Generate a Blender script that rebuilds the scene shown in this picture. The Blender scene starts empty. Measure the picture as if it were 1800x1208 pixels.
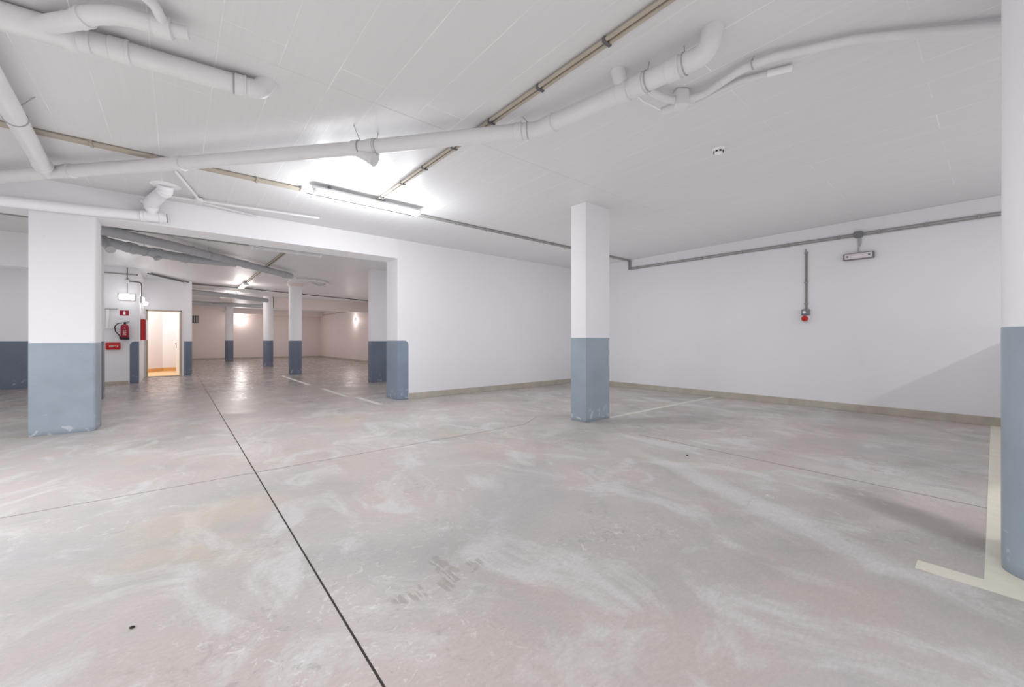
import bpy, bmesh, math, random
from mathutils import Vector, Matrix
random.seed(7)
sc = bpy.context.scene
COL = sc.collection
# ------------------------------------------------------------------ dimensions (metres); x,y follow the walls
EYE = 1.12
HC = 3.007           # ceiling
YA = 7.137           # front face of the partition with the wide opening
XB = 8.21            # long right-hand wall
ZB = 2.652           # underside of the beam over the opening
YAW = math.radians(39.842)

# ------------------------------------------------------------------ materials
def srgb(r, g, b):
    f = lambda c: (c/255/12.92) if c/255 <= .04045 else ((c/255+.055)/1.055)**2.4
    return (f(r), f(g), f(b), 1)

class NT:
    def __init__(s, name):
        s.m = bpy.data.materials.new(name); s.m.use_nodes = True
        s.t = s.m.node_tree; s.n = s.t.nodes; s.l = s.t.links
        s.b = s.n['Principled BSDF']; s.co = s.n.new('ShaderNodeTexCoord')
    def node(s, t, **k):
        n = s.n.new(t)
        for a, b in k.items(): setattr(n, a, b)
        return n
    def link(s, a, b): s.l.new(a, b)
    def mapping(s, scale=(1,1,1), rot=(0,0,0), loc=(0,0,0)):
        m = s.node('ShaderNodeMapping'); m.inputs['Scale'].default_value = scale
        m.inputs['Rotation'].default_value = rot; m.inputs['Location'].default_value = loc
        s.link(s.co.outputs['Object'], m.inputs[0]); return m.outputs[0]
    def noise(s, vec, scale, detail=4, rough=.55, dist=0):
        n = s.node('ShaderNodeTexNoise'); n.inputs['Scale'].default_value = scale
        n.inputs['Detail'].default_value = detail; n.inputs['Roughness'].default_value = rough
        n.inputs['Distortion'].default_value = dist
        s.link(vec, n.inputs['Vector']); return n.outputs['Fac']
    def ramp(s, fac, stops):
        r = s.node('ShaderNodeValToRGB'); e = r.color_ramp.elements
        while len(e) < len(stops): e.new(.5)
        for i, (p, c) in enumerate(stops):
            e[i].position = p; e[i].color = c if len(c) == 4 else (*c, 1)
        s.link(fac, r.inputs[0]); return r.outputs[0]
    def mix(s, fac, a, b, mode='MIX'):
        m = s.node('ShaderNodeMix', data_type='RGBA', blend_type=mode)
        for i, v in ((0, fac), (6, a), (7, b)):
            if hasattr(v, 'is_linked'): s.link(v, m.inputs[i])
            else: m.inputs[i].default_value = v
        return m.outputs[2]
    def math(s, op, a, b=0.0, clamp=False):
        m = s.node('ShaderNodeMath', operation=op, use_clamp=clamp)
        for i, v in ((0, a), (1, b)):
            if hasattr(v, 'is_linked'): s.link(v, m.inputs[i])
            else: m.inputs[i].default_value = v
        return m.outputs[0]
    def bump(s, h, strength, dist=.01):
        b = s.node('ShaderNodeBump'); b.inputs['Strength'].default_value = strength
        b.inputs['Distance'].default_value = dist
        s.link(h, b.inputs['Height']); s.link(b.outputs[0], s.b.inputs['Normal'])
    def col(s, c):
        if hasattr(c, 'is_linked'): s.link(c, s.b.inputs['Base Color'])
        else: s.b.inputs['Base Color'].default_value = c
    def rough(s, r): 
        if hasattr(r, 'is_linked'): s.link(r, s.b.inputs['Roughness'])
        else: s.b.inputs['Roughness'].default_value = r

W = lambda v: (v, v, v, 1)

def plain(name, c, rough=.5, metal=0, var=.06, scale=6, bump=.0, bscale=60):
    t = NT(name)
    f = t.noise(t.mapping(), scale, 5)
    lo = tuple(x*(1-var) for x in c[:3]) + (1,); hi = tuple(min(1, x*(1+var)) for x in c[:3]) + (1,)
    t.col(t.ramp(f, [(.3, lo), (.7, hi)])); t.rough(rough); t.b.inputs['Metallic'].default_value = metal
    if bump: t.bump(t.noise(t.mapping(), bscale, 4), bump, .004)
    return t.m

def emit(name, c, strength):
    t = NT(name); t.col(c); t.b.inputs['Emission Color'].default_value = c
    t.b.inputs['Emission Strength'].default_value = strength; t.rough(.4); return t.m

def wall_mat(name, c, smudge=.5):
    t = NT(name)
    v = t.mapping()
    big = t.noise(v, .55, 4, .5); fine = t.noise(t.mapping((1, 1, .35)), 3.5, 6, .6)
    a = t.ramp(big, [(.3, tuple(x*.955 for x in c[:3])), (.7, c)])
    dirt = t.ramp(fine, [(.62, W(0)), (.8, W(1))])
    a = t.mix(t.math('MULTIPLY', dirt, .10*smudge), a, srgb(150, 146, 144))
    spk = t.ramp(t.noise(v, 9, 2), [(.78, W(0)), (.80, W(1))])
    a = t.mix(t.math('MULTIPLY', spk, .15*smudge), a, srgb(120, 118, 118))
    t.col(a); t.rough(.62); t.bump(t.noise(v, 26, 6, .6), .22, .006)
    return t.m

def blue_mat(name, c):
    t = NT(name); v = t.mapping()
    f = t.noise(v, 2.2, 5, .6)
    a = t.ramp(f, [(.3, tuple(x*.88 for x in c[:3])), (.7, tuple(x*1.06 for x in c[:3]))])
    # chips and scuffs low down where the concrete shows
    sep = t.node('ShaderNodeSeparateXYZ'); t.link(t.co.outputs['Object'], sep.inputs[0])
    low = t.math('SUBTRACT', 1.0, t.math('MULTIPLY', sep.outputs['Z'], 4.2), True)
    n = t.noise(v, 11, 3, .5, .6)
    chip = t.math('MULTIPLY', t.ramp(n, [(.60, W(0)), (.63, W(1))]), low)
    scr = t.ramp(t.noise(t.mapping((3, 3, 14), (.3, .5, .2)), 3.1, 3), [(.735, W(0)), (.75, W(1))])
    a = t.mix(t.math('MULTIPLY', chip, .8, True), a, srgb(205, 205, 208))
    a = t.mix(t.math('MULTIPLY', scr, .45), a, srgb(205, 210, 215))
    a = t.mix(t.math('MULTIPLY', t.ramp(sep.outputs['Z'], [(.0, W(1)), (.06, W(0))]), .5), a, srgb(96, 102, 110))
    t.col(a); t.rough(.38); t.bump(t.noise(v, 34, 5), .2, .004)
    return t.m

def ceiling_mat():
    t = NT('painted_board_marked_concrete')
    c = srgb(214, 214, 215)
    v = t.mapping()
    # board marks run along Y
    streak = t.noise(t.mapping((9, .35, 1)), 3, 5, .6)
    a = t.ramp(streak, [(.3, tuple(x*.955 for x in c[:3])), (.7, c)])
    big = t.noise(v, .5, 3)
    a = t.mix(t.ramp(big, [(.35, W(0)), (.75, W(.5))]), a, srgb(208, 208, 209))
    br = t.node('ShaderNodeTexBrick'); t.link(t.mapping((1, 1, 1), (0, 0, math.pi/2), (.31, .13, 0)), br.inputs['Vector'])
    br.inputs['Scale'].default_value = 1; br.inputs['Brick Width'].default_value = 2.6
    br.inputs['Row Height'].default_value = .335; br.inputs['Mortar Size'].default_value = .0035
    br.inputs['Mortar Smooth'].default_value = .4; br.offset = .37
    br.inputs['Color1'].default_value = W(0); br.inputs['Color2'].default_value = W(0); br.inputs['Mortar'].default_value = W(1)
    gate = t.ramp(t.noise(v, 1.3, 5, .7), [(.46, W(.18)), (.62, W(1))])
    ln = t.math('MULTIPLY', br.outputs['Color'], gate)
    a = t.mix(t.math('MULTIPLY', ln, .75), a, srgb(246, 246, 246))
    # fine board texture
    br2 = t.node('ShaderNodeTexBrick'); t.link(t.mapping((1, 1, 1), (0, 0, math.pi/2)), br2.inputs['Vector'])
    br2.inputs['Scale'].default_value = 1; br2.inputs['Brick Width'].default_value = 2.6
    br2.inputs['Row Height'].default_value = .085; br2.inputs['Mortar Size'].default_value = .0025
    br2.inputs['Mortar Smooth'].default_value = .8
    br2.inputs['Color1'].default_value = W(.5); br2.inputs['Color2'].default_value = W(.6); br2.inputs['Mortar'].default_value = W(.9)
    t.col(a); t.rough(.42)
    h = t.math('ADD', t.math('MULTIPLY', streak, .5), t.math('MULTIPLY', br2.outputs['Color'], .3))
    h = t.math('ADD', h, t.math('MULTIPLY', ln, 1.0))
    h = t.math('ADD', h, t.math('MULTIPLY', t.noise(v, 7, 5), .35))
    t.bump(h, .28, .006)
    return t.m

def floor_mat():
    t = NT('stained_concrete')
    v = t.mapping()
    sep = t.node('ShaderNodeSeparateXYZ'); t.link(v, sep.inputs[0])
    X, Y = sep.outputs['X'], sep.outputs['Y']
    base = t.ramp(t.noise(v, .9, 6, .6, .4), [(.3, srgb(172, 169, 168)), (.45, srgb(188, 184, 180)), (.58, srgb(194, 187, 185)), (.75, srgb(184, 182, 182))])
    pink = t.ramp(t.noise(t.mapping(loc=(4, 2, 0)), .7, 4, .6, .5), [(.46, W(0)), (.66, W(1))])
    a = t.mix(t.math('MULTIPLY', pink, .8), base, srgb(198, 184, 180))
    blue = t.ramp(t.noise(t.mapping(loc=(9, 5, 0)), .8, 4, .65, .8), [(.55, W(0)), (.7, W(1))])
    a = t.mix(t.math('MULTIPLY', blue, .5), a, srgb(168, 172, 178))
    ochre = t.ramp(t.noise(t.mapping(loc=(1, 11, 0)), .85, 3, .5, .6), [(.62, W(0)), (.74, W(1))])
    a = t.mix(t.math('MULTIPLY', ochre, .5), a, srgb(198, 186, 160))
    # cloudy whitish laitance, drawn out along the power-float direction
    wh = t.ramp(t.noise(t.mapping((1.2, .8, 1), (0, 0, .5)), 1.7, 9, .66, 1.2), [(.50, W(0)), (.62, W(1))])
    a = t.mix(t.math('MULTIPLY', wh, .7), a, srgb(216, 215, 217))
    # dark noise patches, mostly on the right hand bays
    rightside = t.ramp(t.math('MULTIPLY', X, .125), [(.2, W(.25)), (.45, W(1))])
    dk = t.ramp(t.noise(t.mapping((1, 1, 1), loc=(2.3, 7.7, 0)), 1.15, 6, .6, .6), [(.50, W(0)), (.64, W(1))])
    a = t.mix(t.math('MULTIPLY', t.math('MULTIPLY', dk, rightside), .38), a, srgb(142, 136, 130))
    wv = t.math('MULTIPLY', t.math('SUBTRACT', t.noise(t.mapping(loc=(5, 1, 0)), 2.6, 6, .65), .5), 1.0)
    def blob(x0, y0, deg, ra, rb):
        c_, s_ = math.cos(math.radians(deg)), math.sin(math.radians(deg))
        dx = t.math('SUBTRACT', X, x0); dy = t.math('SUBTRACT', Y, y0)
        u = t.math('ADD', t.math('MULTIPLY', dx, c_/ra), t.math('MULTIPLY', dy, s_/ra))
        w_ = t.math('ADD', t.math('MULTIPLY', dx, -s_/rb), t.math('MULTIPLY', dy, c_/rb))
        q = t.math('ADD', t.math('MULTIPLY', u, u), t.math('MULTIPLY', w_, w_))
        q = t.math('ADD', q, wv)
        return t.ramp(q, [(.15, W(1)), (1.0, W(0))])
    for b, k, c_ in (((3.60, .33, 58, .68, .20), .8, srgb(132, 126, 120)), ((5.3, 2.9, -25, 1.1, .35), .6, srgb(140, 134, 128)), ((6.6, .9, 80, 1.0, .35), .3, srgb(145, 140, 135)),  # dark blobs: staining plus painted-in shade by the pillars and right wall
                     ((3.05, 1.05, 65, 1.3, .16), .6, srgb(218, 217, 220)), ((4.3, .6, 78, .8, .22), .4, srgb(214, 213, 214)),
                     ((1.9, 2.2, 35, .9, .35), .45, srgb(168, 172, 180)), ((.15, 3.2, 10, .5, .3), .45, srgb(204, 190, 164))):
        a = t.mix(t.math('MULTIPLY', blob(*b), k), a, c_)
    # flakes and specks
    fl = t.ramp(t.noise(v, 15, 8, .75, 1.2), [(.575, W(0)), (.61, W(1))])
    flg = t.ramp(t.noise(v, 1.1, 3), [(.50, W(0)), (.62, W(1))])
    dist = t.node('ShaderNodeVectorMath', operation='DISTANCE'); t.link(v, dist.inputs[0]); dist.inputs[1].default_value = (.45, 1.55, 0)
    near = t.ramp(dist.outputs['Value'], [(.25, W(1)), (1.0, W(0))])
    flg = t.math('MAXIMUM', flg, near)
    a = t.mix(t.math('MULTIPLY', t.math('MULTIPLY', fl, flg), .7), a, srgb(226, 224, 220))
    dkf = t.ramp(t.noise(t.mapping(loc=(3, 3, 0)), 8, 8, .75, 1.5), [(.56, W(0)), (.64, W(1))])
    a = t.mix(t.math('MULTIPLY', t.math('MULTIPLY', dkf, flg), .45), a, srgb(138, 134, 132))
    spk = t.ramp(t.noise(v, 46, 2), [(.80, W(0)), (.83, W(1))])
    a = t.mix(t.math('MULTIPLY', spk, .5), a, srgb(235, 233, 230))
    fine = t.noise(t.mapping((1, 3, 1), (0, 0, .7)), 22, 6, .7)
    a = t.mix(t.ramp(fine, [(.3, W(.30)), (.7, W(0))]), a, srgb(146, 142, 140))
    fine2 = t.noise(v, 75, 5, .75)
    a = t.mix(t.ramp(fine2, [(.35, W(.22)), (.65, W(0))]), a, srgb(150, 146, 144))
    # glue-trowel smears in front of the camera
    warp = t.math('MULTIPLY', t.math('SUBTRACT', t.noise(v, 14, 3), .5), .12)
    X = t.math('ADD', X, warp); Y = t.math('ADD', Y, warp)
    def box(x0, x1, y0, y1, e=.015):
        m = None
        for q, lo, hi in ((X, x0, x1), (Y, y0, y1)):
            u = t.math('MULTIPLY', t.math('SUBTRACT', q, lo), 1/e, True)
            w = t.math('MULTIPLY', t.math('SUBTRACT', hi, q), 1/e, True)
            p = t.math('MULTIPLY', u, w); m = p if m is None else t.math('MULTIPLY', m, p)
        return m
    ms = None
    for b in ((.70, .86, 1.58, 1.68), (.90, .99, 1.56, 1.66), (.97, 1.05, 1.60, 1.86), (1.11, 1.22, 1.62, 1.72)):
        m = box(*b); ms = m if ms is None else t.math('ADD', ms, m)
    bars = t.ramp(t.noise(t.mapping((1, .10, 1), (0, 0, -.3)), 48, 1), [(.42, W(0)), (.47, W(1))])
    rag = t.ramp(t.noise(v, 16, 3), [(.34, W(0)), (.42, W(1))])
    a = t.mix(t.math('MULTIPLY', t.math('MULTIPLY', t.math('MULTIPLY', ms, bars), rag), .5, True), a, srgb(142, 136, 126))
    a = t.mix(1.0, a, (.95, .94, .933, 1), 'MULTIPLY')
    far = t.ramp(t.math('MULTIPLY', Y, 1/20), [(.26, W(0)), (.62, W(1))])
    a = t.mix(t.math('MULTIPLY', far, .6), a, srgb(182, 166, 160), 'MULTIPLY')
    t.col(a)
    r = t.ramp(t.noise(v, 1.6, 6, .65, .5), [(.3, W(.36)), (.7, W(.62))])
    rf = t.ramp(t.noise(v, 1.6, 6, .65, .5), [(.3, W(.16)), (.7, W(.34))])
    t.rough(t.mix(far, r, rf))
    t.bump(t.math('ADD', t.noise(v, 5, 7, .6), t.math('MULTIPLY', fl, .1)), .12, .008)
    return t.m

M = {}
M['wall'] = wall_mat('white_wall_paint', srgb(230, 229, 233))
M['wall_far'] = wall_mat('warm_white_wall_paint', srgb(222, 209, 205))
M['beam'] = wall_mat('white_beam_paint', srgb(234, 233, 236), .8)
M['blue'] = blue_mat('blue_grey_paint', srgb(150, 162, 173))
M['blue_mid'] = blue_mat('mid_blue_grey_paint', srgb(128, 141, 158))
M['blue_shaded'] = blue_mat('shaded_blue_grey_paint', srgb(104, 114, 132))  # same paint darkened, so the far bay's shade sits in the colour
M['ceil'] = ceiling_mat()
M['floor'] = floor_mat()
M['skirt'] = plain('beige_cement_skirting', srgb(178, 172, 160), .75, var=.12, scale=5, bump=.3)
M['joint'] = plain('dark_joint_sealant', srgb(52, 44, 42), .8)
M['joint2'] = plain('thin_saw_cut', srgb(128, 116, 112), .8)
M['pvc'] = plain('white_painted_plastic_pipe', srgb(215, 214, 215), .38, var=.03, bump=.05, bscale=20)
M['pvc_far'] = plain('grey_plastic_pipe', srgb(168, 170, 174), .4, var=.05)
M['shiny'] = plain('glossy_grey_pipe', srgb(178, 178, 180), .18, var=.05)
M['pvc_white'] = plain('bright_white_pipe_paint', srgb(232, 232, 235), .4, var=.02)
M['gap'] = plain('dark_seal_ring', srgb(120, 118, 116), .7)
M['conduit'] = plain('beige_conduit', srgb(172, 163, 150), .45, var=.06)
M['conduit_g'] = plain('grey_conduit', srgb(150, 150, 148), .45, var=.05)
M['clip'] = plain('dark_grey_clip', srgb(96, 96, 98), .6)
M['wire'] = plain('galvanised_hanger', srgb(176, 176, 176), .35, .3)
M['cream'] = plain('cream_line_paint', srgb(216, 212, 198), .6, var=.05, scale=9)
M['cream_old'] = plain('worn_line_paint', srgb(205, 202, 194), .6, var=.08, scale=9)
M['white'] = plain('white_plastic', srgb(235, 235, 236), .35, var=.02)
M['metal_w'] = plain('white_enamelled_metal', srgb(215, 215, 216), .35, var=.02)
M['grey'] = plain('grey_plastic_box', srgb(120, 120, 126), .5)
M['red'] = plain('red_enamel', srgb(182, 24, 32), .3, var=.05)
M['maroon'] = plain('red_extinguisher_paint', srgb(150, 22, 44), .25, var=.06)
M['black'] = plain('black_rubber', srgb(26, 25, 27), .5)
M['dark'] = plain('dark_trim', srgb(70, 66, 68), .5)
M['diff_off'] = plain('unlit_diffuser', srgb(216, 208, 214), .25, var=.02)
M['floor_room'] = plain('orange_tiled_floor', srgb(226, 190, 140), .5, var=.05)
M['skirt_room'] = plain('orange_skirting', srgb(214, 164, 104), .5, var=.05)
M['wood'] = plain('beige_door_frame', srgb(178, 164, 148), .5)
M['door'] = plain('white_door_leaf', srgb(238, 236, 232), .35, var=.02)
M['tube_on'] = emit('lit_tube', (1, .98, 1, 1), 14)
M['tube_off'] = plain('unlit_tube', srgb(222, 222, 226), .2, var=.02)
M['bulk_on'] = emit('lit_diffuser', (1, .97, .95, 1), 3)
M['sky_on'] = emit('bright_diffuser', (1, .99, 1, 1), 7)

# ------------------------------------------------------------------ mesh helpers
def obj(name, bm, mat, parent=None, smooth=False, loc=None):
    me = bpy.data.meshes.new(name); bmesh.ops.recalc_face_normals(bm, faces=bm.faces); bm.to_mesh(me); bm.free()
    me.materials.append(mat)
    if smooth:
        me.polygons.foreach_set('use_smooth', [True]*len(me.polygons))
        try: me.set_sharp_from_angle(angle=math.radians(38))
        except Exception: pass
    o = bpy.data.objects.new(name, me); COL.objects.link(o)
    if parent: o.parent = parent
    if loc is not None: o.location = loc
    return o
def thing(name, label, cat, loc=(0, 0, 0), group=None):
    o = bpy.data.objects.new(name, None); COL.objects.link(o); o.location = loc; o.empty_display_size = .1
    return tag(o, label, cat, group)
def tag(o, label, cat, group=None, kind=None):
    o['label'] = label; o['category'] = cat
    if group: o['group'] = group
    if kind: o['kind'] = kind
    return o
def struct(name, bm, mat, parent=None, label=None):
    o = obj(name, bm, mat, parent); o['kind'] = 'structure'
    if label: o['label'] = label
    return o
def setloc(t, ch):
    """keep child geometry in world place under a thing whose Empty sits elsewhere"""
    for c in ch: c.location = -Vector(t.location)
def box(bm, x0, x1, y0, y1, z0, z1, bev=0, seg=2):
    r = bmesh.ops.create_cube(bm, size=1)
    vs = r['verts']
    bmesh.ops.scale(bm, vec=(x1-x0, y1-y0, z1-z0), verts=vs)
    bmesh.ops.translate(bm, vec=((x0+x1)/2, (y0+y1)/2, (z0+z1)/2), verts=vs)
    if bev:
        es = list({e for v in vs for e in v.link_edges})
        bmesh.ops.bevel(bm, geom=es, offset=bev, segments=seg, affect='EDGES', profile=.5)
    return bm
def BX(*a, **k): return box(bmesh.new(), *a, **k)
def prism(bm, pts, z0, z1):
    """extrude a plan polygon between two heights"""
    lo = [bm.verts.new((x, y, z0)) for x, y in pts]; hi = [bm.verts.new((x, y, z1)) for x, y in pts]
    n = len(pts)
    bm.faces.new(lo[::-1]); bm.faces.new(hi)
    for i in range(n): bm.faces.new((lo[i], lo[(i+1) % n], hi[(i+1) % n], hi[i]))
    return bm
def prism_y(bm, pts, y0, y1):
    lo = [bm.verts.new((x, y0, z)) for x, z in pts]; hi = [bm.verts.new((x, y1, z)) for x, z in pts]
    n = len(pts)
    bm.faces.new(lo); bm.faces.new(hi[::-1])
    for i in range(n): bm.faces.new((lo[i], hi[i], hi[(i+1) % n], lo[(i+1) % n]))
    return bm
def roundrect(x0, x1, y0, y1, r, seg=6, corners=(1, 1, 1, 1)):
    """plan outline, corner radii for (x0y0, x1y0, x1y1, x0y1)"""
    out = []
    cs = ((x0, y0, 1, 1, 180), (x1, y0, -1, 1, 270), (x1, y1, -1, -1, 0), (x0, y1, 1, -1, 90))
    for k, (cx, cy, sx, sy, a0) in enumerate(cs):
        rr = r*corners[k]
        if rr <= 0: out.append((cx, cy)); continue
        for i in range(seg+1):
            a = math.radians(a0 + 90*i/seg)
            out.append((cx+sx*rr+rr*math.cos(a), cy+sy*rr+rr*math.sin(a)))
    return out
def fillet(pts, r, seg=8):
    """round the corners of a 3-D polyline; r is one radius or a list"""
    P = [Vector(p) for p in pts]; out = [P[0]]
    for i in range(1, len(P)-1):
        a, b, c = P[i-1], P[i], P[i+1]
        u = (a-b); w = (c-b); lu, lw = u.length, w.length; u.normalize(); w.normalize()
        ang = u.angle(w)
        rr = r if not isinstance(r, (list, tuple)) else r[i]
        d = min(rr/max(math.tan(ang/2), 1e-4), lu*.49, lw*.49)
        if ang > math.radians(176) or d < 1e-4: out.append(b); continue
        p0 = b+u*d; p1 = b+w*d
        for k in range(seg+1):
            s = k/seg; out.append(p0*(1-s)**2 + b*2*s*(1-s) + p1*s*s)
    out.append(P[-1]); return out
def tube(bm, pts, rad, n=20, caps=True):
    """sweep a circle along a polyline; rad may be a list"""
    P = [Vector(p) for p in pts]; m = len(P)
    R = rad if isinstance(rad, (list, tuple)) else [rad]*m
    T = []
    for i in range(m):
        t = (P[min(i+1, m-1)]-P[max(i-1, 0)]); T.append(t.normalized())
    up = Vector((0, 0, 1)) if abs(T[0].z) < .9 else Vector((1, 0, 0))
    x = T[0].cross(up).normalized(); rings = []
    for i in range(m):
        if i:
            q = T[i-1].rotation_difference(T[i]); x = (q @ x); x = (x - T[i]*x.dot(T[i])).normalized()
        y = T[i].cross(x)
        rings.append([bm.verts.new(P[i] + (x*math.cos(2*math.pi*k/n) + y*math.sin(2*math.pi*k/n))*R[i]) for k in range(n)])
    for i in range(m-1):
        for k in range(n):
            bm.faces.new((rings[i][k], rings[i][(k+1) % n], rings[i+1][(k+1) % n], rings[i+1][k]))
    if caps: bm.faces.new(rings[0][::-1]); bm.faces.new(rings[-1])
    return bm
def TB(pts, rad, n=20, caps=True): return tube(bmesh.new(), pts, rad, n, caps)
def lathe(bm, prof, cx, cy, n=40):
    rings = [[bm.verts.new((cx+r*math.cos(2*math.pi*k/n), cy+r*math.sin(2*math.pi*k/n), z)) for k in range(n)] for r, z in prof]
    for i in range(len(prof)-1):
        for k in range(n): bm.faces.new((rings[i][k], rings[i][(k+1) % n], rings[i+1][(k+1) % n], rings[i+1][k]))
    bm.faces.new(rings[0][::-1]); bm.faces.new(rings[-1]); return bm
def along(a, b, s): return Vector(a).lerp(Vector(b), s)

# ------------------------------------------------------------------ setting
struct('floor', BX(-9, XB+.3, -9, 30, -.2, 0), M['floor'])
struct('ceiling', BX(-9, XB+.3, 3.16, 30, HC, HC+.1), M['ceil'])
struct('ceiling', BX(-9, XB+.3, -9, 3.165, HC+.0015, HC+.1), M['ceil'])
struct('wall_right', BX(XB, XB+.25, -9, YA+.5, 0, HC), M['wall'])
struct('wall_partition', BX(3.17, XB, YA, YA+.5, 0, HC), M['wall'])
struct('wall_far_back', BX(-3, 8, 29.3, 29.5, 0, HC), M['wall_far'])
struct('wall_far_right', BX(7.5, 7.7, YA+.5, 29.3, 0, HC), M['wall_far'])
struct('wall_near_left', BX(-9, -8.8, -9, 14.4, 0, HC), M['wall'])
struct('wall_shadow_caster', BX(4.9, XB, -.52, -.40, 0, 1.34), M['wall'])  # low wall added out of view to cast the diagonal shadow on wall_right
# block with the doorway: front wall, side return, door wall with a real opening
struct('wall_block_front', BX(-8.8, -.75, 14.4, 14.7, 0, HC), M['wall'])
struct('wall_block_side', BX(-1.0, -.75, 14.7, 16.45, 0, HC), M['wall'])
bm = BX(-1.0, -.70, 16.45, 16.65, 0, HC); box(bm, .13, .385, 16.45, 16.65, 0, HC); box(bm, -.70, .13, 16.45, 16.65, 2.05, HC)
struct('wall_block_door', bm, M['wall'])
struct('wall_block_end', BX(.2, .385, 16.65, 29.3, 0, HC), M['wall_far'])
# lit lobby behind the doorway
bm = BX(-2.6, .2, 19.2, 19.3, 0, HC); struct('wall_lobby_back', bm, M['wall'])
struct('wall_lobby_left', prism(bmesh.new(), [(-2.6, 16.65), (-2.5, 16.65), (-.38, 19.2), (-2.6, 19.2)], 0, HC), M['wall'])
struct('floor_lobby', BX(-2.6, .2, 16.5, 19.3, 0, .012), M['floor_room'])
bm = BX(-.40, .2, 19.17, 19.2, .012, .13)
prism(bm, [(-2.48, 16.65), (-2.45, 16.65), (-.35, 19.17), (-.38, 19.2)], .012, .13)
struct('baseboard_lobby', bm, M['skirt_room'])

# skirtings
struct('baseboard_right', BX(XB-.018, XB, -9, YA, 0, .115, bev=.003), M['skirt'])
struct('baseboard_partition', BX(3.40, XB-.018, YA-.018, YA, 0, .115, bev=.003), M['skirt'])
struct('baseboard_block', BX(-2.0, -.955, 14.385, 14.4, 0, .07), M['skirt'])
struct('baseboard_far_back', BX(.39, 7.5, 29.285, 29.3, 0, .09), M['skirt'])
struct('baseboard_far_right', BX(7.485, 7.5, YA+.5, 29.28, 0, .09), M['skirt'])

# painted protective bands on wall ends (thin paint build-up)
e = .003
arc = [(3.17, 0), (3.39, 0), (3.39, 1.03)] + [(3.31+.08*math.cos(a), 1.03+.085*math.sin(a)) for a in [math.radians(d) for d in range(10, 91, 10)]] + [(3.17, 1.115)]
struct('trim_1', prism_y(bmesh.new(), arc, YA-e, YA+.001), M['blue_mid'])
struct('trim_2', BX(3.17-e, 3.17, YA-e, YA+.5, 0, 1.115), M['blue_mid'])
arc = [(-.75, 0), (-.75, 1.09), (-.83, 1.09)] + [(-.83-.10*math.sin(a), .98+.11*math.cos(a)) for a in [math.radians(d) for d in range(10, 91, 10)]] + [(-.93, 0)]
struct('trim_3', prism_y(bmesh.new(), arc, 14.4-e, 14.4+.001), M['blue_shaded'])
struct('trim_4', BX(.13+.06, .385+e, 16.45-e, 16.46, 0, 1.09), M['blue_shaded'])
struct('trim_5', BX(-8.8, -2.0, 14.4-e, 14.401, 0, 1.10), M['blue_shaded'])

# floor joints
struct('floor_joint_line', BX(.511, .519, -6, 16.3, -.001, .0012), M['joint'])
struct('floor_joint_line', BX(-8, 3.56, 4.007, 4.012, -.001, .0012), M['joint2'])
def strip(bm, a, b, w, z=.0012):
    a = Vector((*a, 0)); b = Vector((*b, 0)); d = (b-a).normalized(); n = Vector((-d.y, d.x, 0))*w/2
    prism(bm, [tuple((a+n)[:2]), tuple((b+n)[:2]), tuple((b-n)[:2]), tuple((a-n)[:2])], -.001, z); return bm
struct('floor_joint_line', strip(bmesh.new(), (3.56, 4.007), (4.03, 4.28), .006), M['joint2'])
struct('floor_joint_line', strip(bmesh.new(), (4.215, 2.7), (4.150, 0.02), .007), M['joint2'])

# painted parking lines
def line(label, bm, mat=None):
    o = obj('parking_line', bm, mat or M['cream']); tag(o, label, 'floor line', kind='structure'); return o
line('long cream painted line running from the rounded pillar to the right wall', BX(2.90, 8.19, -.20, .03, -.001, .002))
line('short cream painted line crossing the floor in front of the rounded pillar', BX(2.79, 2.899, -.9, .25, -.001, .002))
line('faint cream line from the square pillar to the right wall', BX(4.81, 8.19, 3.52, 3.60, -.001, .0015), M['cream_old'])
line('worn white line by the wall end with the rounded blue band', BX(2.68, 2.78, 6.86, 8.0, -.001, .0015), M['cream_old'])
line('worn white line further in beside the slab pillar', BX(2.56, 2.64, 8.25, 10.0, -.001, .0015), M['cream_old'])
line('worn white line near the first round column', BX(2.52, 2.60, 11.0, 14.4, -.001, .0015), M['cream_old'])

# ------------------------------------------------------------------ pillars and beams
def pillar(label, outline, band, top, cx, cy, bottom=0, base_extra=.0015, paint='blue'):
    t = thing('pillar', label, 'pillar', (cx, cy, 0)); t['kind'] = 'thing'
    loc = [(x-cx, y-cy) for x, y in outline]
    obj('shaft', prism(bmesh.new(), loc, band, top), M['wall'], t, smooth=True)
    k = 1+base_extra/.25
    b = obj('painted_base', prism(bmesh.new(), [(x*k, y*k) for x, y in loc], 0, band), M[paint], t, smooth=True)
    b['label'] = 'blue-grey painted lower part'
    return t
pillar('white square pillar with blue-grey base standing free in the open bay', roundrect(4.28, 4.805, 3.56, 3.83, .006, 2), 1.155, HC, 4.54, 3.70)
pillar('wide white pillar with chipped blue-grey base under the left end of the beam', roundrect(-1.312, -.765, YA, YA+.5, .035, 4, (.2, 1, 1, .2)), 1.09, ZB, -1.04, YA+.25)
pillar('white round-cornered pillar with scratched blue-grey base on the cream floor lines', roundrect(3.015, 3.60, -.60, -.025, .13, 10), 1.185, HC+.007, 3.3, -.3)
pillar('thin slab pillar seen through the opening just left of the wall end', roundrect(3.96, 5.3, 10.54, 10.78, .006, 2), 1.10, HC, 4.6, 10.66, paint='blue_shaded')
pillar('grey shaded pillar standing directly behind the wide chipped pillar', roundrect(-1.7, -1.085, 10.9, 11.25, .01, 2), 1.10, 2.41, -1.4, 11.07, paint='blue_shaded')
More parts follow.
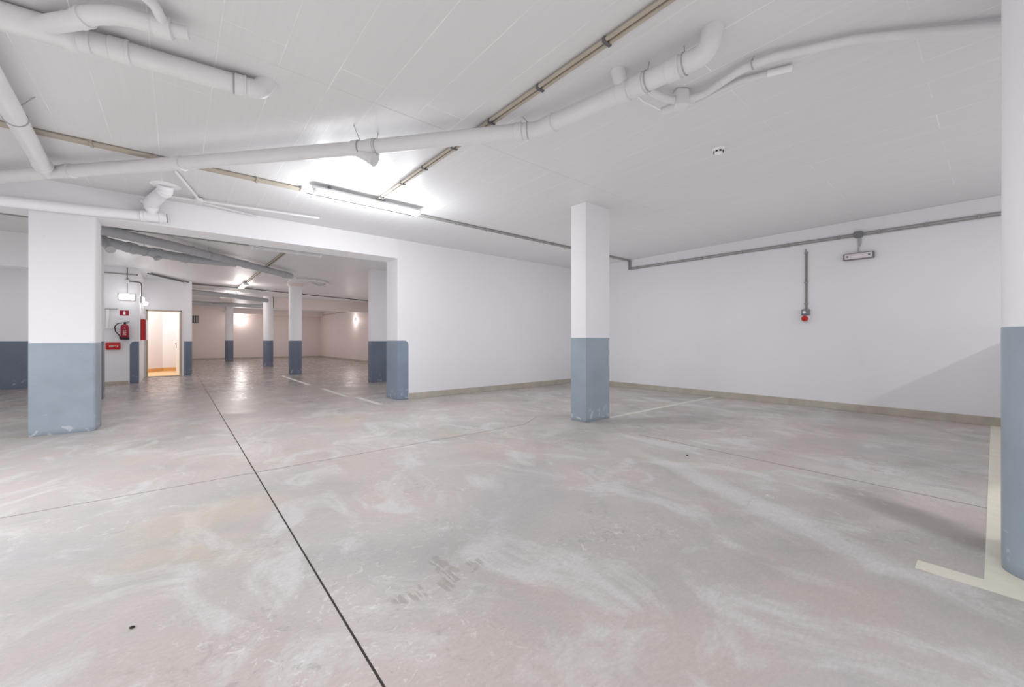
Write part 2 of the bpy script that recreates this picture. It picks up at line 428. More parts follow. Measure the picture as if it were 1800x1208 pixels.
def column(label, x, y, r, capital=False, top=HC):
    t = thing('round_column', label, 'column', (x, y, 0), 'round columns of the far bay'); t['kind'] = 'thing'
    obj('shaft', lathe(bmesh.new(), [(r, 1.11), (r, top)], 0, 0), M['wall'], t, smooth=True)
    b = obj('painted_base', lathe(bmesh.new(), [(r+.002, 0), (r+.002, 1.11)], 0, 0), M['blue_shaded'], t, smooth=True); b['label'] = 'blue-grey painted lower part'
    if capital: obj('collar', lathe(bmesh.new(), [(r+.03, HC-.10), (r+.05, HC-.02), (r+.05, HC)], 0, 0), M['wall_far'], t, smooth=True)
column('round white column with pipe fittings round its top, nearest of the round ones', 3.05, 14.93, .195, True)
column('round white column in the middle of the far row, second one in', 3.05, 20.1, .19)
column('slim round white column furthest in, before the back wall', 2.16, 26.05, .185)

def beam(label, bm, mat=None):
    o = obj('ceiling_beam', bm, mat or M['beam']); return tag(o, label, 'beam', kind='thing')
bm = BX(-8.8, 3.17, YA, YA+.5, ZB, HC)
beam('deep white beam spanning the wide opening above the chipped pillar', bm)
beam('grey downstand beam ending at the shaded pillar behind the wide one', BX(-8.8, -1.09, 10.92, 11.23, 2.41, HC))
beam('white beam over the second round column', BX(3.245, 7.5, 20.0, 20.3, 2.52, HC), M['wall_far'])
beam('pale beam from the door block to the slim round column', BX(.385, 1.97, 25.95, 26.2, 2.70, HC), M['wall_far'])
beam('slanting beam running into the top of the slim round column', prism(bmesh.new(), [(1.4, 20.7), (1.75, 20.7), (2.33, 25.8), (1.96, 25.8)], 2.90, HC), M['wall_far'])
beam('pale ledge along the top of the back wall', BX(2.3, 7.5, 28.6, 29.3, 2.70, HC), M['wall_far'])

# ------------------------------------------------------------------ pipework
def coupling(t, p, d, r, L=.07, mat='pvc', name='coupling'):
    p = Vector(p); d = Vector(d).normalized()
    q = [p-d*L/2, p-d*L*.46, p+d*L*.28, p+d*L*.30, p+d*L*.46, p+d*L*.5]
    return obj(name, TB(q, [r*1.01, r*1.10, r*1.10, r*1.17, r*1.17, r*1.02], 24), M[mat], t, smooth=True)
def hanger(t, p, d, r, top=HC, lean=(0, 0)):
    """strap round the pipe plus a rod to the ceiling"""
    p = Vector(p); d = Vector(d).normalized(); side = d.cross(Vector((0, 0, 1))).normalized(); up = side.cross(d)
    ring = [p + (side*math.cos(a)+up*math.sin(a))*(r+.004) for a in [math.radians(x) for x in range(90, 451, 15)]]
    bm = TB(ring, .0035, 8)
    tube(bm, [ring[0], Vector((p.x+lean[0], p.y+lean[1], top))], .0035, 8)
    return obj('hanger', bm, M['wire'], t, smooth=True)

ZP = 2.87
R = .0625
# main run across the bay
mp = [(-2.6, 8.17-1.0, ZP), (-1.448, 6.816, ZP), (-.951, 6.231, ZP), (.044, 5.139, ZP), (1.311, 3.669, ZP), (2.286, 2.444, ZP), (2.361, 1.732, ZP), (2.485, 1.27, ZP), (2.50, 1.10, ZP), (2.505, 1.07, HC+.02)]
mp[0] = (-2.2, 7.0-.02, ZP)
mp = [(-1.62, 7.02, ZP), (-.951, 6.231, ZP), (.044, 5.139, ZP), (1.311, 3.669, ZP), (2.30, 2.43, ZP), (2.42, 1.66, ZP), (2.49, 1.12, ZP), (2.495, 1.09, HC+.02)]
t = thing('drain_pipe', 'long white drain pipe crossing the bay and bending up into the ceiling', 'pipe', mp[3])
cs = [obj('pipe', TB(fillet(mp, [0, .05, .1, .1, .18, .3, .12, 0]), R, 28), M['pvc'], t, smooth=True)]
def on_seg(i, s): return along(mp[i], mp[i+1], s), (Vector(mp[i+1])-Vector(mp[i]))
for i, s, L in ((1, .10, .09), (1, .985, .07), (2, .96, .07), (3, .045, .07), (4, .16, .10), (4, .985, .08), (5, .18, .09), (5, .62, .09), (3, .90, .07)):
    p, d = on_seg(i, s); cs.append(coupling(t, p, d, R, L))
for i, s, ln in ((2, .98, (-.09, -.10)), (3, .08, (.02, .02)), (3, .95, (0, .06)), (5, .30, (.02, 0)), (5, .75, (.03, .02))):
    p, d = on_seg(i, s); cs.append(hanger(t, p, d, R, lean=ln))
# capped branch hanging below
p, d = on_seg(3, .0); d = d.normalized()
b0 = p - d*.10; b1 = p + d*.10 + Vector((.015, .02, -.105))
cs.append(obj('branch_stub', TB([b0, b0.lerp(b1, .8), b0.lerp(b1, .8), b1], [R*.9, R*.9, R*1.02, R*1.02], 24), M['pvc'], t, smooth=True))
# stub to ceiling over second bend
p, d = on_seg(5, .02)
cs.append(obj('branch_stub', TB(fillet([p, p+Vector((-.03, .03, .07)), p+Vector((-.05, .04, .15))], .05), R*.8, 22), M['pvc'], t, smooth=True))
setloc(t, cs)
# thick run at the upper left with the elbow end
ZL = 2.93
lp = [(-2.2, 3.72, ZL), (-.63, 3.541, ZL), (.40, 3.418, ZL), (.465, 3.411, 2.935), (.53, 3.405, HC+.04)]
t = thing('drain_pipe', 'thick white pipe under the ceiling ending in a rounded elbow, with side branch', 'pipe', lp[2])
cs = [obj('pipe', TB(fillet(lp, [0, .1, .05, .09, 0]), R, 28), M['pvc'], t, smooth=True)]
dL = Vector(lp[2])-Vector(lp[0])
for x, L in ((-.62, .34), (-.27, .10), (-.43, .07), (.35, .07)):
    s = (x+2.2)/2.6; p = along(lp[0], lp[2], s); cs.append(coupling(t, p, dL, R*(1.1 if L > .3 else 1), L))
cs.append(hanger(t, along(lp[0], lp[2], .965), dL, R, lean=(-.01, .0)))
br = [(-.62, 3.53, 2.93), (-.55, 3.44, 2.92), (-.44, 3.29, 2.905), (-.36, 3.19, 2.915), (-.24, 3.11, 2.925), (-.12, 3.085, 2.93), (-.03, 3.075, 2.93)]
cs.append(obj('branch_pipe', TB(fillet(br, .2), .047, 24), M['pvc'], t, smooth=True))
cs.append(coupling(t, (-.40, 3.24, 2.908), (.09, -.11, .015), .047, .06))
cs.append(obj('junction', TB([(-.10, 3.08, 2.925), (-.02, 3.06, 2.925), (-.02, 3.06, 2.925), (.055, 3.045, 2.93)], [.058, .058, .036, .036], 24), M['pvc'], t, smooth=True))
cs.append(obj('branch_pipe', TB(fillet([(-.42, 2.60, 2.95), (-.22, 2.80, 2.95), (-.09, 2.93, 2.945), (-.05, 3.06, 2.93)], .1), .026, 20), M['pvc'], t, smooth=True))
setloc(t, cs)
# slanting tributary that meets the main run
dp = [(-.93, 3.80, 2.89), (-.971, 4.84, 2.88), (-1.03, 6.17, 2.87), (-1.02, 6.30, 2.87)]
t = thing('drain_pipe', 'slanting white branch pipe joining the long pipe by the wide pillar', 'pipe', dp[2])
cs = [obj('pipe', TB(fillet(dp, .08), .066, 28), M['pvc'], t, smooth=True)]
cs.append(coupling(t, (-1.025, 6.05, 2.872), (-.03, 1, 0), .066, .10))
cs.append(hanger(t, (-.975, 4.95, 2.879), (-.03, 1, 0), .066, lean=(.137, -.19)))
setloc(t, cs)
# pipe clamped in front of the beam
bp = [(-4.5, YA-.09, 2.585), (-1.497, YA-.09, 2.668), (-.6, YA-.09, 2.712), (-.10, YA-.09, 2.742)]
t = thing('drain_pipe', 'white pipe running along the face of the deep beam to a capped end', 'pipe', bp[2])
cs = [obj('pipe', TB(bp, .0625, 28), M['pvc_white'], t, smooth=True)]
dB = Vector(bp[3])-Vector(bp[2])
cs.append(coupling(t, (-.34, YA-.09, 2.727), dB, .0625, .07, 'pvc_white'))
cs.append(coupling(t, (-.14, YA-.09, 2.739), dB, .0625, .07, 'pvc_white'))
cs.append(obj('end_cap', TB([(-.10, YA-.09, 2.742), (-.09, YA-.09, 2.7425)], .055, 24), M['gap'], t, smooth=True))
cs.append(obj('tee_riser', TB([(-.25, YA-.09, 2.735), (-.25, YA-.09, 2.90)], .062, 24), M['pvc_white'], t, smooth=True))
fx = fillet([(-.25, YA-.09, 2.84), (-.25, YA-.14, 2.90), (-.17, 6.70, 2.93), (-.105, 6.50, 2.95), (-.10, 6.46, HC)], .09, 10)
nn = len(fx); rr = [.074*(1+.09*(1 if (i//2) % 2 else 0)) for i in range(nn)]
cs.append(obj('flexible_elbow', TB(fx, rr, 28), M['pvc_white'], t, smooth=True))
cs.append(obj('flange', lathe(bmesh.new(), [(.14, HC-.012), (.15, HC-.006), (.15, HC)], -.10, 6.455), M['pvc_white'], t, smooth=True))
cs.append(hanger(t, (-.36, YA-.09, 2.726), dB, .0625, top=2.80, lean=(0, .085)))
cs.append(obj('vent_knob', lathe(bmesh.new(), [(.022, 2.90), (.028, 2.915), (.028, 2.945), (.015, 2.96)], -.33, YA-.05, 20), M['pvc_white'], t, smooth=True))
setloc(t, cs)
# right-hand cluster
t = thing('pipe_manifold', 'white pipe junction box with two long pipes sweeping over the bay', 'pipe junction', (2.93, 1.52, 2.93))
cs = []
cs.append(obj('junction_body', BX(-.05, .05, -.05, .05, -.055, .077, bev=.016, seg=3), M['pvc'], t, smooth=True)); cs[-1].location = (0, 0, 0); cs[-1].rotation_euler = (0, 0, .9)
c2 = []
c2.append(obj('supply_pipe', TB(fillet([(2.95, 1.50, 2.94), (3.01, 1.40, 2.945), (2.935, 1.09, 2.955), (2.975, .93, 2.96), (3.19, .554, 2.965), (3.68, .0, 2.965), (4.4, -1.1, 2.965)], .25, 10), .0265, 22), M['pvc'], t, smooth=True))
c2.append(coupling(t, (2.985, 1.455, 2.943), (.3, -.6, 0), .0265, .035))
c2.append(obj('supply_pipe', TB(fillet([(2.97, 1.53, 2.945), (3.10, 1.50, 2.97), (3.10, 1.17, 2.98), (3.21, .92, 2.98)], .2, 10), .019, 20), M['pvc'], t, smooth=True))
c2.append(obj('end_cap', TB([(3.165, 1.015, 2.98), (3.225, .885, 2.98)], .022, 20), M['white'], t, smooth=True))
c2.append(obj('feed_pipe', TB(fillet([(2.53, 1.60, HC), (2.70, 1.62, 2.955), (2.84, 1.58, 2.94), (2.92, 1.53, 2.93)], .08, 8), .027, 22), M['pvc'], t, smooth=True))
c2.append(obj('inlet_stub', TB([(2.93, 1.52, 2.91), (2.90, 1.66, 2.90)], [.03, .03], 22), M['pvc'], t, smooth=True))
c2.append(obj('support_bracket', TB(fillet([(2.62, 1.75, HC), (2.74, 1.72, 2.95), (2.88, 1.65, 2.90)], .02), .006, 8), M['white'], t, smooth=True))
c2.append(hanger(t, (2.945, 1.03, 2.957), (.05, -1, 0), .0265, lean=(.0, -.01)))
setloc(t, c2)
# small tubes by the beam
t = thing('small_pipe_run', 'thin white pipes branching on the ceiling beside the flexible elbow', 'pipe', (.23, 6.70, 2.97))
cs = [obj('pipe', TB(fillet([(-.10, 6.76, 2.965), (.23, 6.715, 2.965), (1.0, 6.62, 2.965), (1.66, 6.53, 2.965)], .02), .018, 16), M['pvc'], t, smooth=True),
      obj('branch_pipe', TB([(-.02, 5.755, 2.985), (.20, 6.60, 2.975), (.225, 6.70, 2.965)], .016, 16), M['pvc'], t, smooth=True),
      obj('branch_pipe', TB([(.23, 6.83, 2.975), (.92, 7.06, 2.975)], .013, 14), M['pvc'], t, smooth=True),
      obj('junction', BX(.185, .27, 6.66, 6.86, 2.945, 2.99, bev=.012), M['pvc'], t, smooth=True),
      coupling(t, (.34, 6.70, 2.965), (1, -.12, 0), .018, .06), coupling(t, (.80, 6.645, 2.965), (1, -.12, 0), .018, .03),
      coupling(t, (1.60, 6.54, 2.965), (1, -.12, 0), .018, .05), coupling(t, (.06, 6.74, 2.965), (1, -.12, 0), .02, .06)]
setloc(t, cs)

# ------------------------------------------------------------------ conduits
def conduit(name, label, runs, r, mat, clips=(), clip_mat='clip', cat='conduit', axis='x', sag=.0):
    """runs: parallel polylines; clips: (point, half width) saddles"""
    t = thing(name, label, cat, runs[0][0]); cs = []
    for q in runs: cs.append(obj('tube', TB(fillet(q, .03, 5), r, 14), M[mat], t, smooth=True))
    for (x, y, z), hw, ax in clips:
        if ax == 'x': b = BX(x-.012, x+.012, y-hw, y+hw, z-r*1.35, z+r*1.1, bev=.003)
        elif ax == 'y': b = BX(x-hw, x+hw, y-.012, y+.012, z-r*1.35, z+r*1.1, bev=.003)
        elif ax == 'w': b = BX(x-r*1.35, x+r, y-.012, y+.012, z-hw, z+hw, bev=.003)
        else: b = BX(x-r*1.35, x+r, y-hw, y+hw, z-.012, z+.012, bev=.003)
        cs.append(obj('clip', b, M[clip_mat], t))
    setloc(t, cs); return t
zc = HC-.016
rY = 5.50
conduit('ceiling_conduit', 'bundle of beige conduits on the ceiling from the left up to the lit lamp',
        [[(-5, rY-.034, zc), (1.24, rY-.034, zc)], [(-5, rY, zc), (1.24, rY, zc)], [(-5, rY+.034, zc), (1.24, rY+.034, zc)]], .0155, 'conduit',
        [((x, rY, zc), .06, 'x') for x in (-.62, .0, .72)], 'conduit')
conduit('ceiling_conduit', 'pair of grey conduits from the lit lamp past the square pillar to the right wall',
        [[(2.7, rY-.026, zc), (XB-.02, rY-.026, zc), (XB-.02, rY-.026, 2.80)], [(2.7, rY+.02, zc), (XB-.02, rY+.02, zc), (XB-.02, rY+.02, 2.78)]], .0145, 'conduit_g',
        [((x, rY, zc), .042, 'x') for x in (2.85, 3.45, 4.05, 4.7, 5.3, 6.0, 6.8, 7.6)], 'conduit_g')
conduit('ceiling_conduit', 'twin beige conduits running across the ceiling above the long pipe to the lit lamp',
        [[(2.045, -2, zc-.004), (2.045, 5.28, zc-.004), (2.03, 5.30, 2.94)], [(2.085, -2, zc-.004), (2.085, 5.28, zc-.004)]], .0135, 'conduit',
        [((2.065, y, zc-.004), .036, 'y') for y in (.95, 1.55, 2.15, 2.75, 3.35, 3.95, 4.5, 5.1)])
clipsY = (5.3, 4.55, 3.8, 3.05, 2.3, 1.60, 1.12, .62, .13)
conduit('wall_conduit', 'pair of grey conduits running level along the upper right wall',
        [[(XB-.014, 5.52, 2.822), (XB-.014, -6, 2.787-.05)], [(XB-.014, 5.48, 2.785), (XB-.014, -6, 2.75-.05)]], .011, 'conduit_g',
        [((XB-.014, y, 2.803+(y-5.5)*.0072), .034, 'w') for y in clipsY], 'conduit_g')
conduit('drop_conduit', 'grey conduit dropping down the right wall to the red socket', [[(XB-.014, 2.05, 2.67), (XB-.014, 2.05, 1.63)], [(XB-.014, 2.028, 2.62), (XB-.014, 2.028, 1.63)]], .0095, 'conduit_g',
        [((XB-.014, 2.04, z), .028, 'v') for z in (2.60, 2.1, 1.74)], 'conduit_g')
# junction box + emergency light + socket
t = thing('junction_box', 'grey octagonal junction box on the wall conduits', 'junction box', (XB-.03, 1.36, 2.775))
oc = [(-.055, -.032), (-.038, -.05), (.038, -.05), (.055, -.032), (.055, .032), (.038, .05), (-.038, .05), (-.055, .032)]
def plate(bm, pts, x0, x1):
    lo = [bm.verts.new((x0, y, z)) for y, z in pts]; hi = [bm.verts.new((x1, y, z)) for y, z in pts]; n = len(pts)
    bm.faces.new(lo); bm.faces.new(hi[::-1])
    for i in range(n): bm.faces.new((lo[i], hi[i], hi[(i+1) % n], lo[(i+1) % n]))
    return bm
obj('body', plate(bmesh.new(), oc, -.022, .03), M['grey'], t)
obj('lid', plate(bmesh.new(), [(y*.86, z*.86) for y, z in oc], -.028, -.022), M['grey'], t)
obj('stem', TB([(.015, 0, -.05), (.015, 0, -.285)], .0085, 12), M['wire'], t, smooth=True)
obj('stem', TB([(.015, -.03, -.05), (.015, -.03, -.14), (.015, -.008, -.19)], .006, 12), M['wire'], t, smooth=True)
t = thing('emergency_light', 'unlit grey-framed emergency light hanging below the junction box', 'light', (XB-.04, 1.355, 2.435))
bm = BX(-.03, .04, -.185, .185, -.052, .052, bev=.012, seg=3); obj('housing', bm, M['grey'], t, smooth=True)
obj('diffuser', BX(-.042, -.028, -.165, .165, -.04, .04, bev=.008, seg=3), M['diff_off'], t, smooth=True)
obj('tube', TB([(-.044, -.11, .0), (-.044, .11, .0)], .006, 12), M['white'], t, smooth=True)
for y in (-.13, .13): obj('tube_holder', BX(-.046, -.04, y-.012, y+.012, -.012, .012, bev=.002), M['clip'], t)
t = thing('wall_socket', 'grey wall socket box with round red plug outlet at the foot of the drop conduit', 'socket', (XB-.035, 2.045, 1.54))
obj('box', BX(-.03, .035, -.055, .055, .0, .105, bev=.006), M['grey'], t, smooth=True)
obj('box', BX(-.025, .035, -.055, .055, -.105, .0, bev=.006), M['metal_w'], t, smooth=True)
def disc_x(prof, n=28):
    bm = bmesh.new(); rings = [[bm.verts.new((x, r*math.cos(2*math.pi*k/n), r*math.sin(2*math.pi*k/n))) for k in range(n)] for r, x in prof]
    for i in range(len(prof)-1):
        for k in range(n): bm.faces.new((rings[i][k], rings[i][(k+1) % n], rings[i+1][(k+1) % n], rings[i+1][k]))
    bm.faces.new(rings[0]); bm.faces.new(rings[-1][::-1]); return bm
o = obj('red_outlet', disc_x([(.046, -.02), (.048, -.055), (.040, -.075), (.02, -.082)]), M['red'], t, smooth=True); o.location = (0, 0, -.053); o['label'] = 'round red outlet'
o = obj('indicator', disc_x([(.022, -.03), (.024, -.035), (.014, -.042)]), M['white'], t, smooth=True); o.location = (0, .01, .055)
o = obj('cover_screw', disc_x([(.007, -.03), (.007, -.034)], 12), M['wire'], t); o.location = (0, -.04, .09)

# smoke detector
t = thing('smoke_detector', 'small round white smoke detector on the open ceiling', 'smoke detector', (4.105, 1.741, HC+.007))
obj('base', lathe(bmesh.new(), [(.052, -.018), (.055, -.012), (.055, 0)], 0, 0), M['white'], t, smooth=True)
obj('head', lathe(bmesh.new(), [(.018, -.055), (.036, -.05), (.043, -.03), (.044, -.018)], 0, 0), M['white'], t, smooth=True)
bm = bmesh.new()
for k in range(8):
    a = 2*math.pi*k/8; c = Vector((math.cos(a), math.sin(a), 0)); s = Vector((-c.y, c.x, 0))
    P = [c*.0425+s*w+Vector((0, 0, z)) for w, z in ((-.010, -.045), (.010, -.045), (.010, -.028), (-.010, -.028))]
    Q = [p+c*.0025 for p in P]
    A = [bm.verts.new(p) for p in P]; B = [bm.verts.new(p) for p in Q]
    bm.faces.new(A[::-1]); bm.faces.new(B)
    for i in range(4): bm.faces.new((A[i], A[(i+1) % 4], B[(i+1) % 4], B[i]))
obj('vent_slots', bm, M['black'], t)

# ------------------------------------------------------------------ fluorescent lamps
def batten(label, c, L, axis, lit, z=HC, drop=.05, w=.13, tubes=2, group=None, glow=None, mat_on='tube_on'):
    t = thing('fluorescent_lamp', label, 'lamp', (c[0], c[1], z))
    def b(u0, u1, v0, v1, z0, z1, **k):
        return BX(u0, u1, v0, v1, z0, z1, **k) if axis == 'x' else BX(v0, v1, u0, u1, z0, z1, **k)
    def p(u, v, zz): return (u, v, zz) if axis == 'x' else (v, u, zz)
    h = L/2
    obj('body', b(-h, h, -w/2*.5, w/2*.5, -drop-.035, -drop, bev=.006), M['metal_w'], t, smooth=True)
    obj('reflector', b(-h+.03, h-.03, -w/2, w/2, -drop-.04, -drop-.034, bev=.001), M['white'], t)
    for s in (-h*.72, h*.25):
        obj('bracket', b(s-.012, s+.012, -.03, .03, -drop, 0), M['grey'], t)
    for v in ((-w*.27, w*.27) if tubes == 2 else (0,)):
        obj('tube', TB([p(-h+.05, v, -drop-.062), p(h-.05, v, -drop-.062)], .0135, 16), M[mat_on] if lit else M['tube_off'], t, smooth=True)
    for s in (-1, 1):
        obj('lamp_holder', b(s*(h-.045)-.02, s*(h-.045)+.02, -w/2*.92, w/2*.92, -drop-.082, -drop-.038, bev=.006), M['white'], t, smooth=True)
    return t
batten('long lit twin-tube fluorescent lamp on the ceiling between the pipes', (1.955, 5.235), 1.42, 'x', True, drop=.035, w=.15)
# metal rail beside it
t = thing('cable_rail', 'slim grey metal rail fixed above the lit fluorescent lamp', 'rail', (1.3, rY, HC))
cs = [obj('rail', BX(1.24, 2.72, rY-.012, rY+.012, HC-.05, HC-.044), M['clip'], t)]
for x in (1.33, 1.86): cs.append(obj('post', BX(x-.012, x+.012, rY-.01, rY+.01, HC-.046, HC), M['clip'], t))
cs.append(obj('strip', BX(1.9, 2.7, rY-.03, rY+.03, HC-.03, HC-.0), M['metal_w'], t))
cs.append(obj('connection_box', BX(1.17, 1.32, rY-.10, rY+.0, HC-.045, HC, bev=.008), M['metal_w'], t))
setloc(t, cs)
batten('unlit twin-tube lamp just inside the wide opening behind the beam', (1.74, 9.22), 1.32, 'x', False, drop=.03, w=.17)
batten('short lamp at the end of the tray over the far aisle', (1.72, 16.0), 1.3, 'y', True, drop=.03, w=.17, mat_on='bulk_on')
batten('lit lamp beyond the aisle lamp near the slanting beam', (1.75, 19.7), 1.25, 'x', True, drop=.06, w=.2, mat_on='bulk_on')
conduit('ceiling_conduit', 'conduit running deep into the far aisle to the small lamp', [[(1.75, 9.35, zc), (1.73, 15.3, zc)], [(1.80, 9.35, zc), (1.78, 15.3, zc)]], .016, 'conduit', [], 'conduit')
conduit('ceiling_conduit', 'grey conduit close behind the deep beam leading to the unlit lamp', [[(-5, 9.18, zc-.03), (1.07, 9.21, zc-.03)]], .02, 'conduit_g',
        [((x, 9.2, zc-.03), .03, 'x') for x in (-.5, -.05, .45, .9)], 'conduit_g')
conduit('ceiling_conduit', 'dark twin conduit slanting from the door block across the far ceiling', [[(-.60, 15.0, zc-.02), (.41, 16.9, zc-.02), (2.05, 17.15, zc-.02), (7.4, 18.95, zc-.02)], [(-.52, 14.9, zc-.02), (.46, 16.75, zc-.02), (2.1, 17.0, zc-.02)]], .017, 'clip', [])
# far fixture on ceiling near second column (small dark)
# ------------------------------------------------------------------ far pipework
t = thing('grey_drain_pipe', 'long grey pipe under the ceiling beyond the beam leading to the nearest round column', 'pipe', (1, 10.6, 2.85))
cs = [obj('pipe', TB([(-1.3, 8.62, 2.85), (-.878, 8.97, 2.85), (-.078, 9.6, 2.85), (2.38, 12.2, 2.86)], .078, 24), M['pvc_far'], t, smooth=True), hanger(t, (.5, 10.21, 2.852), (2.46, 2.6, 0), .078), hanger(t, (1.7, 11.48, 2.857), (2.46, 2.6, 0), .078)]
for s in (.12, .52, .93):
    cs.append(coupling(t, along((-.078, 9.6, 2.85), (2.38, 12.2, 2.86), s), (2.46, 2.6, 0), .078, .12, 'pvc_far'))
cs.append(obj('outlet', TB(fillet([(2.36, 12.18, 2.86), (2.50, 12.45, 2.85), (2.48, 12.8, 2.78)], .1), .07, 22), M['pvc'], t, smooth=True))
setloc(t, cs)
t = thing('grey_drain_pipe', 'lower grey pipe with lumpy fittings converging on the long one beyond the beam', 'pipe', (-.3, 9.9, 2.77))
cs = [obj('pipe', TB(fillet([(-1.3, 9.28, 2.74), (-.9, 9.35, 2.74), (-.45, 9.95, 2.75), (.25, 10.45, 2.77), (1.0, 10.8, 2.83)], .2), .082, 24), M['pvc_far'], t, smooth=True),
      coupling(t, (-.62, 9.72, 2.745), (.45, .6, 0), .085, .16, 'pvc_far'), coupling(t, (-.28, 10.08, 2.755), (.7, .5, 0), .085, .14, 'pvc_far'), coupling(t, (.12, 10.36, 2.765), (.7, .5, 0), .082, .10, 'pvc_far'),
      hanger(t, (-.45, 9.93, 2.75), (.6, .6, 0), .085), obj('cleanout', TB([(-.30, 10.05, 2.72), (-.27, 10.02, 2.64)], .05, 20), M['pvc_far'], t, smooth=True)]
setloc(t, cs)
t = thing('pipe_stub', 'short glossy grey pipe stub poking out beside the wide chipped pillar', 'pipe', (-.86, 9.1, 2.7))
cs = [obj('pipe', TB([(-.93, 9.3, 2.79), (-.80, 9.0, 2.56)], .062, 28), M['shiny'], t, smooth=True), obj('bend', TB(fillet([(-1.2, 9.35, 2.86), (-.96, 9.36, 2.84), (-.90, 9.24, 2.74)], .06), .066, 24), M['pvc_far'], t, smooth=True)]
setloc(t, cs)
t = thing('looped_pipe', 'looped white pipe on the ceiling beside the top of the nearest round column', 'pipe', (3.2, 13.8, 2.96))
cs = [obj('pipe', TB(fillet([(2.52, 13.55, 2.95), (2.72, 13.25, 2.95), (2.98, 13.22, 2.95), (3.35, 13.28, 2.95), (3.80, 13.8, 2.95), (3.78, 14.75, 2.95), (3.28, 14.05, 2.95)], .3, 8), .032, 16), M['pvc'], t, smooth=True),
      coupling(t, (3.0, 13.22, 2.95), (1, 0, 0), .036, .1), hanger(t, (3.3, 13.27, 2.95), (1, .15, 0), .032), hanger(t, (3.79, 14.3, 2.95), (0, 1, 0), .032)]
setloc(t, cs)
t = thing('grey_drain_pipe', 'dark grey pipe crossing the ceiling near the two farther round columns', 'pipe', (1.5, 20, 2.8))
cs = [obj('pipe', TB([(.40, 18.40, 2.86), (1.5, 18.8, 2.84), (2.95, 19.7, 2.80)], .09, 18), M['pvc_far'], t, smooth=True), hanger(t, (1.5, 18.8, 2.84), (1.4, .8, 0), .09), hanger(t, (2.6, 19.48, 2.81), (1.4, .8, 0), .09)]
setloc(t, cs)
t = thing('grey_drain_pipe', 'pale pipe above the back of the hall running to the second round column', 'pipe', (1.5, 22, 2.8))
cs = [obj('pipe', TB([(.40, 22.8, 2.79), (1.3, 23.0, 2.79), (3.0, 21.6, 2.70), (4.5, 20.9, 2.70)], .09, 18), M['pvc_far'], t, smooth=True), hanger(t, (1.0, 22.92, 2.79), (1, .2, 0), .09), hanger(t, (3.2, 21.5, 2.70), (1.5, -.8, 0), .09)]
setloc(t, cs)

# ------------------------------------------------------------------ door block contents
fr = bmesh.new(); w = .05
box(fr, -.70, -.665, 16.42, 16.66, 0, 2.05); box(fr, .10, .135, 16.42, 16.66, 0, 2.05); box(fr, -.70, .135, 16.42, 16.66, 2.015, 2.05)
d = struct('door_1', fr, M['wood'])
lf = obj('door_leaf', BX(-.76, 0, -.02, .02, .01, 2.0), M['door'], d); lf.location = (.095, 16.68, 0); lf.rotation_euler = (0, 0, math.radians(-84))
hb = BX(-.70, -.66, -.06, -.02, 1.0, 1.02); box(hb, -.70, -.58, -.065, -.05, 1.0, 1.018); box(hb, -.695, -.665, -.028, -.02, .86, 1.05)
h = obj('door_handle', hb, M['black'], lf); h['label'] = 'black lever handle'
obj('threshold', BX(-.70, .135, 16.40, 16.5, 0, .02), M['wood'], d)

t = thing('bulkhead_light', 'lit rectangular wall light above the fire extinguisher', 'light', (-.98, 14.4, 2.24))
obj('housing', BX(-.155, .155, -.05, 0, -.085, .085, bev=.01), M['metal_w'], t, smooth=True)
obj('diffuser', BX(-.14, .14, -.07, -.045, -.07, .07, bev=.01), M['sky_on'], t, smooth=True)
t = thing('bulkhead_light', 'lit wall light on the side return round the corner from the extinguisher', 'light', (-.75, 14.9, 2.22))
obj('housing', BX(0, .05, -.16, .16, -.085, .085, bev=.01), M['metal_w'], t, smooth=True)
obj('diffuser', BX(.045, .075, -.145, .145, -.07, .07, bev=.01), M['sky_on'], t, smooth=True)
t = thing('globe_light', 'small round lit lamp beside the doorway above the hose cabinet', 'light', (-.70, 16.0, 2.2))
obj('base', BX(-.05, -.03, -.04, .04, -.05, .05, bev=.005), M['metal_w'], t)
bm = bmesh.new(); bmesh.ops.create_uvsphere(bm, u_segments=20, v_segments=12, radius=.06); obj('globe', bm, M['sky_on'], t, smooth=True)

t = thing('fire_sign', 'small dark red sign with white extinguisher symbol on the block wall', 'sign', (-1.03, 14.395, 1.83))
obj('plate', BX(-.085, .085, -.004, .004, -.065, .065, bev=.002), M['maroon'], t)
bm = BX(-.022, .022, -.006, -.004, -.045, .02, bev=.0); box(bm, -.012, .012, -.006, -.004, .022, .045); obj('symbol', bm, M['white'], t)

t = thing('fire_extinguisher', 'red fire extinguisher with black hose hung on the block wall', 'fire extinguisher', (-1.015, 14.30, 1.15))
obj('cylinder', lathe(bmesh.new(), [(.076, .02), (.08, .03), (.08, .31), (.072, .345), (.045, .375), (.022, .385)], 0, 0), M['maroon'], t, smooth=True)
obj('base_skirt', lathe(bmesh.new(), [(.084, -.01), (.086, .0), (.086, .045), (.082, .05)], 0, 0), M['black'], t, smooth=True)
vv = obj('valve', lathe(bmesh.new(), [(.02, .38), (.02, .405), (.026, .41), (.026, .43), (.012, .44)], 0, 0, 18), M['black'], t, smooth=True)
obj('handle', TB(fillet([(-.03, 0, .415), (.0, -.01, .43), (.09, -.02, .45)], .02), .007, 10), M['black'], vv, smooth=True)
obj('handle', TB([(-.01, 0, .41), (.06, -.01, .405)], .006, 10), M['black'], vv, smooth=True)
obj('gauge', lathe(bmesh.new(), [(.014, .395), (.014, .415)], -.035, -.01, 14), M['white'], vv)
obj('hose', TB(fillet([(-.02, 0, .415), (-.12, -.01, .41), (-.185, -.02, .32), (-.17, -.02, .2), (-.09, -.03, .08), (-.085, -.03, .01)], .08), .011, 12), M['black'], t, smooth=True)
bm = bmesh.new()
